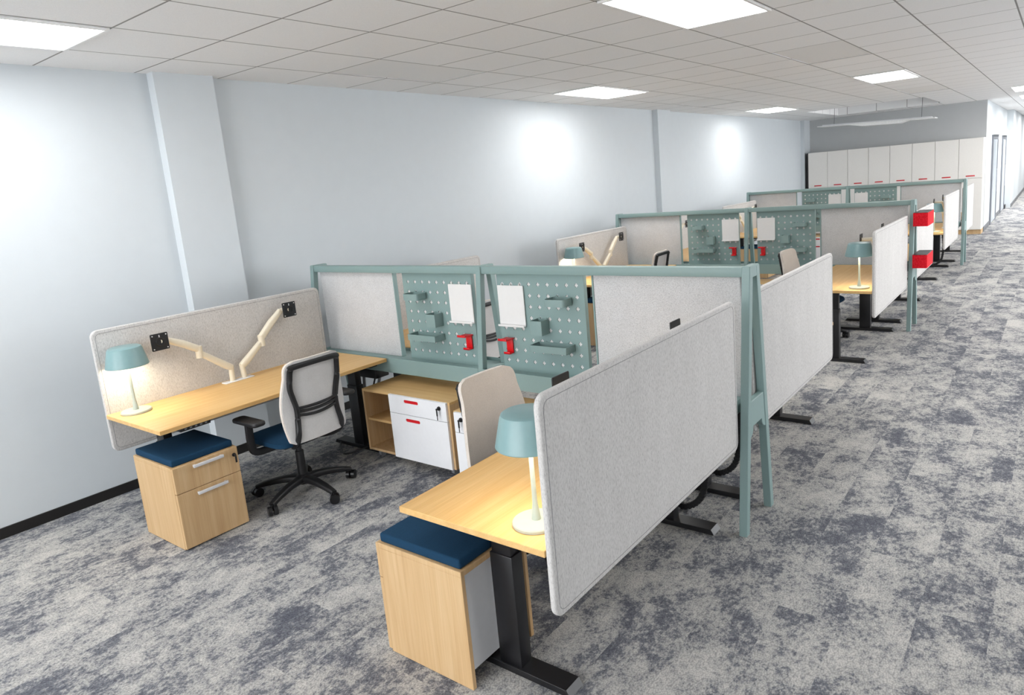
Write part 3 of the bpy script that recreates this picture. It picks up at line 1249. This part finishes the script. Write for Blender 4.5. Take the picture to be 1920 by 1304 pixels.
cr = credenza()
cr.location = (1.148, 3.053, 0)
cr['label'] = 'oak credenza with open shelves and white drawers before the closest partition'
dup(cr, 'credenza with white drawers partly hidden behind the beige chair back', (3.045, 2.945, 0), 0, (-1, 1, 1))
dup(cr, 'wall side credenza with open shelves at the middle partition', (1.148, Y2 - 0.354, 0))
dup(cr, 'aisle side credenza with white drawers at the middle partition', (3.045, Y2 - 0.462, 0), 0, (-1, 1, 1))
dup(cr, 'wall side credenza with open shelves at the farthest partition', (1.148, Y3 - 0.354, 0))
dup(cr, 'white drawer credenza at farthest partition, seen through the slit by the felt', (3.045, Y3 - 0.462, 0), 0, (-1, 1, 1))

# ------------------------------------------------------------------ task chairs, local: facing +x
def chair():
    t = thing('task_chair', '', 'chair', (0, 0, 0), 0, 'task chairs')
    # five-star base
    for k in range(5):
        a = R(36 + 72 * k) + R(0)
        ca, sa = math.cos(a), math.sin(a)
        b = MB()
        pts = [(0.025 * ca, 0.025 * sa, 0.105), (0.12 * ca, 0.12 * sa, 0.108), (0.24 * ca, 0.24 * sa, 0.090), (0.318 * ca, 0.318 * sa, 0.068)]
        b.sweep(smooth_path(pts, 4), rr(0.056, 0.042, 0.014, 3), scales=[1.15 - 0.040 * i for i in range(13)])
        obj('base_spoke', b, 'black', t)
        b = MB()
        cx, cy = 0.318 * ca, 0.318 * sa
        qa = a + 0.9
        u = Vector((-math.sin(qa), math.cos(qa), 0))
        for s in (-1, 1):
            c0 = Vector((cx, cy, 0.0315)) + u * (s * 0.006)
            c1 = Vector((cx, cy, 0.0315)) + u * (s * 0.029)
            b.cyl(c0, c1, 0.0305, 20)
        b.cyl((cx, cy, 0.03), (cx, cy, 0.072), 0.009, 12)
        cs = obj('caster', b, 'rubber', t)
    b = MB()
    b.lathe([(0, 0.075), (0.040, 0.075), (0.044, 0.09), (0.040, 0.13), (0.028, 0.14), (0.027, 0.30), (0.018, 0.30), (0.018, 0.40), (0, 0.40)], seg=24)
    obj('gas_column', b, 'black', t)
    b = MB()
    b.box(-0.13, 0.13, -0.075, 0.075, 0.375, 0.425, 0.012)
    b.box(-0.17, 0.20, -0.20, 0.20, 0.400, 0.420, 0.008)
    obj('seat_mechanism', b, 'black', t)
    # seat cushion with a waterfall front
    b = MB()
    tb = bmesh.new()
    n1_, n2_ = 14, 14
    g = {}
    for i in range(n1_ + 1):
        for j in range(n2_ + 1):
            u = i / n1_ * 2 - 1
            v = j / n2_ * 2 - 1
            # superellipse outline
            k = max(abs(u), abs(v))
            if k > 0:
                p = (abs(u) ** 6 + abs(v) ** 6) ** (1 / 6)
                su, sv = u * k / p, v * k / p
            else:
                su = sv = 0
            x = 0.02 + su * 0.235
            y = sv * 0.245
            z = 0.470 - 0.022 * k ** 6 - 0.03 * max(0, (su - 0.55) / 0.45) ** 2 - 0.008 * (1 - v * v)
            g[i, j, 0] = tb.verts.new((x, y, z))
            g[i, j, 1] = tb.verts.new((x, y, 0.420 - 0.012 * max(0, (su - 0.55) / 0.45) ** 2))
    for i in range(n1_):
        for j in range(n2_):
            tb.faces.new((g[i, j, 0], g[i + 1, j, 0], g[i + 1, j + 1, 0], g[i, j + 1, 0]))
            tb.faces.new((g[i, j, 1], g[i, j + 1, 1], g[i + 1, j + 1, 1], g[i + 1, j, 1]))
    for i in range(n1_):
        tb.faces.new((g[i, 0, 1], g[i + 1, 0, 1], g[i + 1, 0, 0], g[i, 0, 0]))
        tb.faces.new((g[i + 1, n2_, 1], g[i, n2_, 1], g[i, n2_, 0], g[i + 1, n2_, 0]))
        tb.faces.new((g[0, i + 1, 1], g[0, i, 1], g[0, i, 0], g[0, i + 1, 0]))
        tb.faces.new((g[n1_, i, 1], g[n1_, i + 1, 1], g[n1_, i + 1, 0], g[n1_, i, 0]))
    b.add(tb)
    obj('seat', b, 'navy', t, 0.9)
    # backrest: curved mesh panel with rounded top corners
    ZB, ZT = 0.445, 0.965

    def bx(z, y):
        q = (z - ZB) / (ZT - ZB)
        prof = -0.262 + 0.022 * math.sin(q * PI) - 0.032 * q ** 1.6
        return prof + 0.55 * y * y

    def hw(z):
        q = (z - ZB) / (ZT - ZB)
        w = 0.202 + 0.024 * math.sin(min(1, q * 1.25) * PI) - 0.006 * max(0, q - 0.4) / 0.6
        rz = 0.055
        if z > ZT - rz:
            d = (z - (ZT - rz)) / rz
            w -= rz * (1 - math.sqrt(max(0, 1 - d * d)))
        if z < ZB + 0.025:
            d = (ZB + 0.025 - z) / 0.025
            w -= 0.025 * (1 - math.sqrt(max(0, 1 - d * d)))
        return w
    nz_, ny_ = 30, 16

    def panel(x_off, inset, thick):
        tb = bmesh.new()
        G = {}
        for i in range(nz_ + 1):
            q = i / nz_
            q = q + 0.06 * math.sin(2 * PI * q) * -0.5
            z = ZB + inset + (ZT - ZB - 2 * inset) * q
            zz = ZB + (ZT - ZB) * q
            for j in range(ny_ + 1):
                y = (j / ny_ * 2 - 1) * (hw(zz) - inset)
                for s, o in ((0, 0), (1, thick)):
                    G[i, j, s] = tb.verts.new((bx(z, y) + x_off - o, y, z))
        for i in range(nz_):
            for j in range(ny_):
                tb.faces.new((G[i, j, 0], G[i, j + 1, 0], G[i + 1, j + 1, 0], G[i + 1, j, 0]))
                tb.faces.new((G[i, j, 1], G[i + 1, j, 1], G[i + 1, j + 1, 1], G[i, j + 1, 1]))
        for i in range(nz_):
            tb.faces.new((G[i, 0, 0], G[i + 1, 0, 0], G[i + 1, 0, 1], G[i, 0, 1]))
            tb.faces.new((G[i + 1, ny_, 0], G[i, ny_, 0], G[i, ny_, 1], G[i + 1, ny_, 1]))
        for j in range(ny_):
            tb.faces.new((G[0, j + 1, 0], G[0, j, 0], G[0, j, 1], G[0, j + 1, 1]))
            tb.faces.new((G[nz_, j, 0], G[nz_, j + 1, 0], G[nz_, j + 1, 1], G[nz_, j, 1]))
        return MB().add(tb)
    obj('backrest', panel(0.0, 0.0, 0.020), 'meshf', t, 0.8)
    o = obj('back_mesh', panel(-0.0205, 0.003, 0.004), 'meshw', t, 0.8)
    o['label'] = 'pale grey rear of the backrest'
    # black rear frame
    def fp(y, z, o=0.0):
        return (bx(z, y) - 0.034 - o, y, z)
    left = [(-0.02, 0.055, 0.392), (-0.13, 0.12, 0.392), (-0.235, 0.158, 0.43), fp(0.160, 0.49), fp(0.146, 0.58), fp(0.142, 0.66), fp(0.158, 0.735), fp(0.172, 0.80), fp(0.170, 0.88)]
    topc = [fp(0.165, 0.912), fp(0.145, 0.930)]
    b = MB()
    path = left + topc + [fp(-p[1], p[2]) for p in topc[::-1]] + [(p[0], -p[1], p[2]) for p in left[::-1]]
    b.sweep(smooth_path(path, 5), rr(0.026, 0.034, 0.008, 2), upv=(0, 0.3, 1))
    obj('back_frame', b, 'black', t)
    for k, (za, zb, d) in enumerate(((0.628, 0.610, 0), (0.648, 0.638, 0), (0.668, 0.662, 0))):
        b = MB()
        pts = [fp(0.148 * (1 - 2 * i / 10), za - (za - zb) * 4 * (i / 10) * (1 - i / 10) * 1.2, 0.004) for i in range(11)]
        b.sweep(pts, rr(0.014, 0.016, 0.003, 2), upv=(0, 0, 1))
        obj('lumbar_bar', b, 'black', t)
    # arms
    for s in (-1, 1):
        b = MB()
        pts = [(-0.02, s * 0.10, 0.40), (-0.02, s * 0.24, 0.395), (-0.03, s * 0.318, 0.415), (-0.035, s * 0.335, 0.48), (-0.04, s * 0.335, 0.60)]
        b.sweep(smooth_path(pts, 5), rr(0.045, 0.030, 0.009, 2), upv=(1, 0, 0))
        a = obj('armrest', b, 'black', t)
        b = MB()
        poly = [(x_ - 0.05, y_ + s * 0.335) for x_, y_ in rr(0.26, 0.088, 0.03, 5)]
        b.prism(poly, 'z', 0.602, 0.628, 0.009, seg=3)
        obj('arm_pad', b, 'black', a)
    return t


ch = chair()
ch.location = (1.235, 2.425, 0)
ch.rotation_euler = (0, 0, PI)
ch['label'] = 'task chair seen from behind with black back frame, facing the long wall'
c2 = dup(ch, 'task chair showing the beige front of its backrest, behind the closest aisle desk', (3.14, 2.50, 0), R(-3))
for o in c2.children:
    if o.name.startswith('armrest'):
        o.location = (0.14, 0, -0.04)        # its arms slid forward, under the desk
dup(ch, 'task chair seen in the narrow gap between two legs of the closest partition', (1.06, 4.36, 0), PI)
dup(ch, 'task chair with only its black back frame showing before middle partition felt', (1.04, 7.55, 0), PI + 0.05)
dup(ch, 'beige backed task chair before the middle partition, by its red hook', (3.12, 7.50, 0), R(-4))

# ------------------------------------------------------------------ cable chains and cords under the desks
def chain(label, pts, loc=(0, 0, 0)):
    b = MB()
    path = smooth_path(pts, 10)
    b.sweep(path, rr(0.030, 0.018, 0.003, 1), upv=(0, 1, 0))
    for i in range(1, len(path) - 1, 2):
        d = (path[i + 1] - path[i - 1]).normalized() * 0.006
        b.sweep([path[i] - d, path[i] + d], rr(0.036, 0.024, 0.003, 1), upv=(0, 1, 0))
    o = obj('cable_chain', b, 'black')
    return tag(o, label, 'cable chain', 'black cable chains')


def chain_pts(y):
    return [(3.40, y, 0.63), (3.37, y, 0.35), (3.40, y, 0.12), (3.50, y, 0.022), (3.60, y + 0.01, 0.06), (3.645, y + 0.02, 0.17), (3.655, y + 0.02, 0.40), (3.62, y + 0.02, 0.64)]


chain('black cable chain looping to the floor before the partition foot', chain_pts(3.335))
chain('black cable chain looping to the floor just behind the partition foot', chain_pts(3.84))
chain('black cable chain under the aisle desk at the farthest partition', [(p[0], p[1] + 9.95, p[2]) for p in chain_pts(3.1)])

t = thing('power_module', 'black power box with hanging cords under the trough beside the open credenza', 'power box', (0.86, 3.36, 0.515))
b = MB()
b.box(-0.16, 0.16, -0.06, 0.07, 0.0, 0.075, 0.006)
obj('housing', b, 'black', t)
b = MB()
b.tube(smooth_path([(0.14, -0.05, 0.02), (0.19, -0.13, -0.06), (0.13, -0.14, -0.26), (0.19, -0.16, -0.45), (0.09, -0.36, -0.503), (-0.06, -0.31, -0.503), (-0.18, -0.21, -0.503)], 8), 0.007, 8)
obj('cord', b, 'black', t)
b = MB()
b.tube(smooth_path([(0.0, -0.05, 0.0), (0.04, -0.08, -0.11), (0.12, -0.06, -0.13), (0.14, -0.01, 0.0)], 8), 0.012, 8)
obj('cable_loop', b, 'grey', t)['label'] = 'grey cable loop'
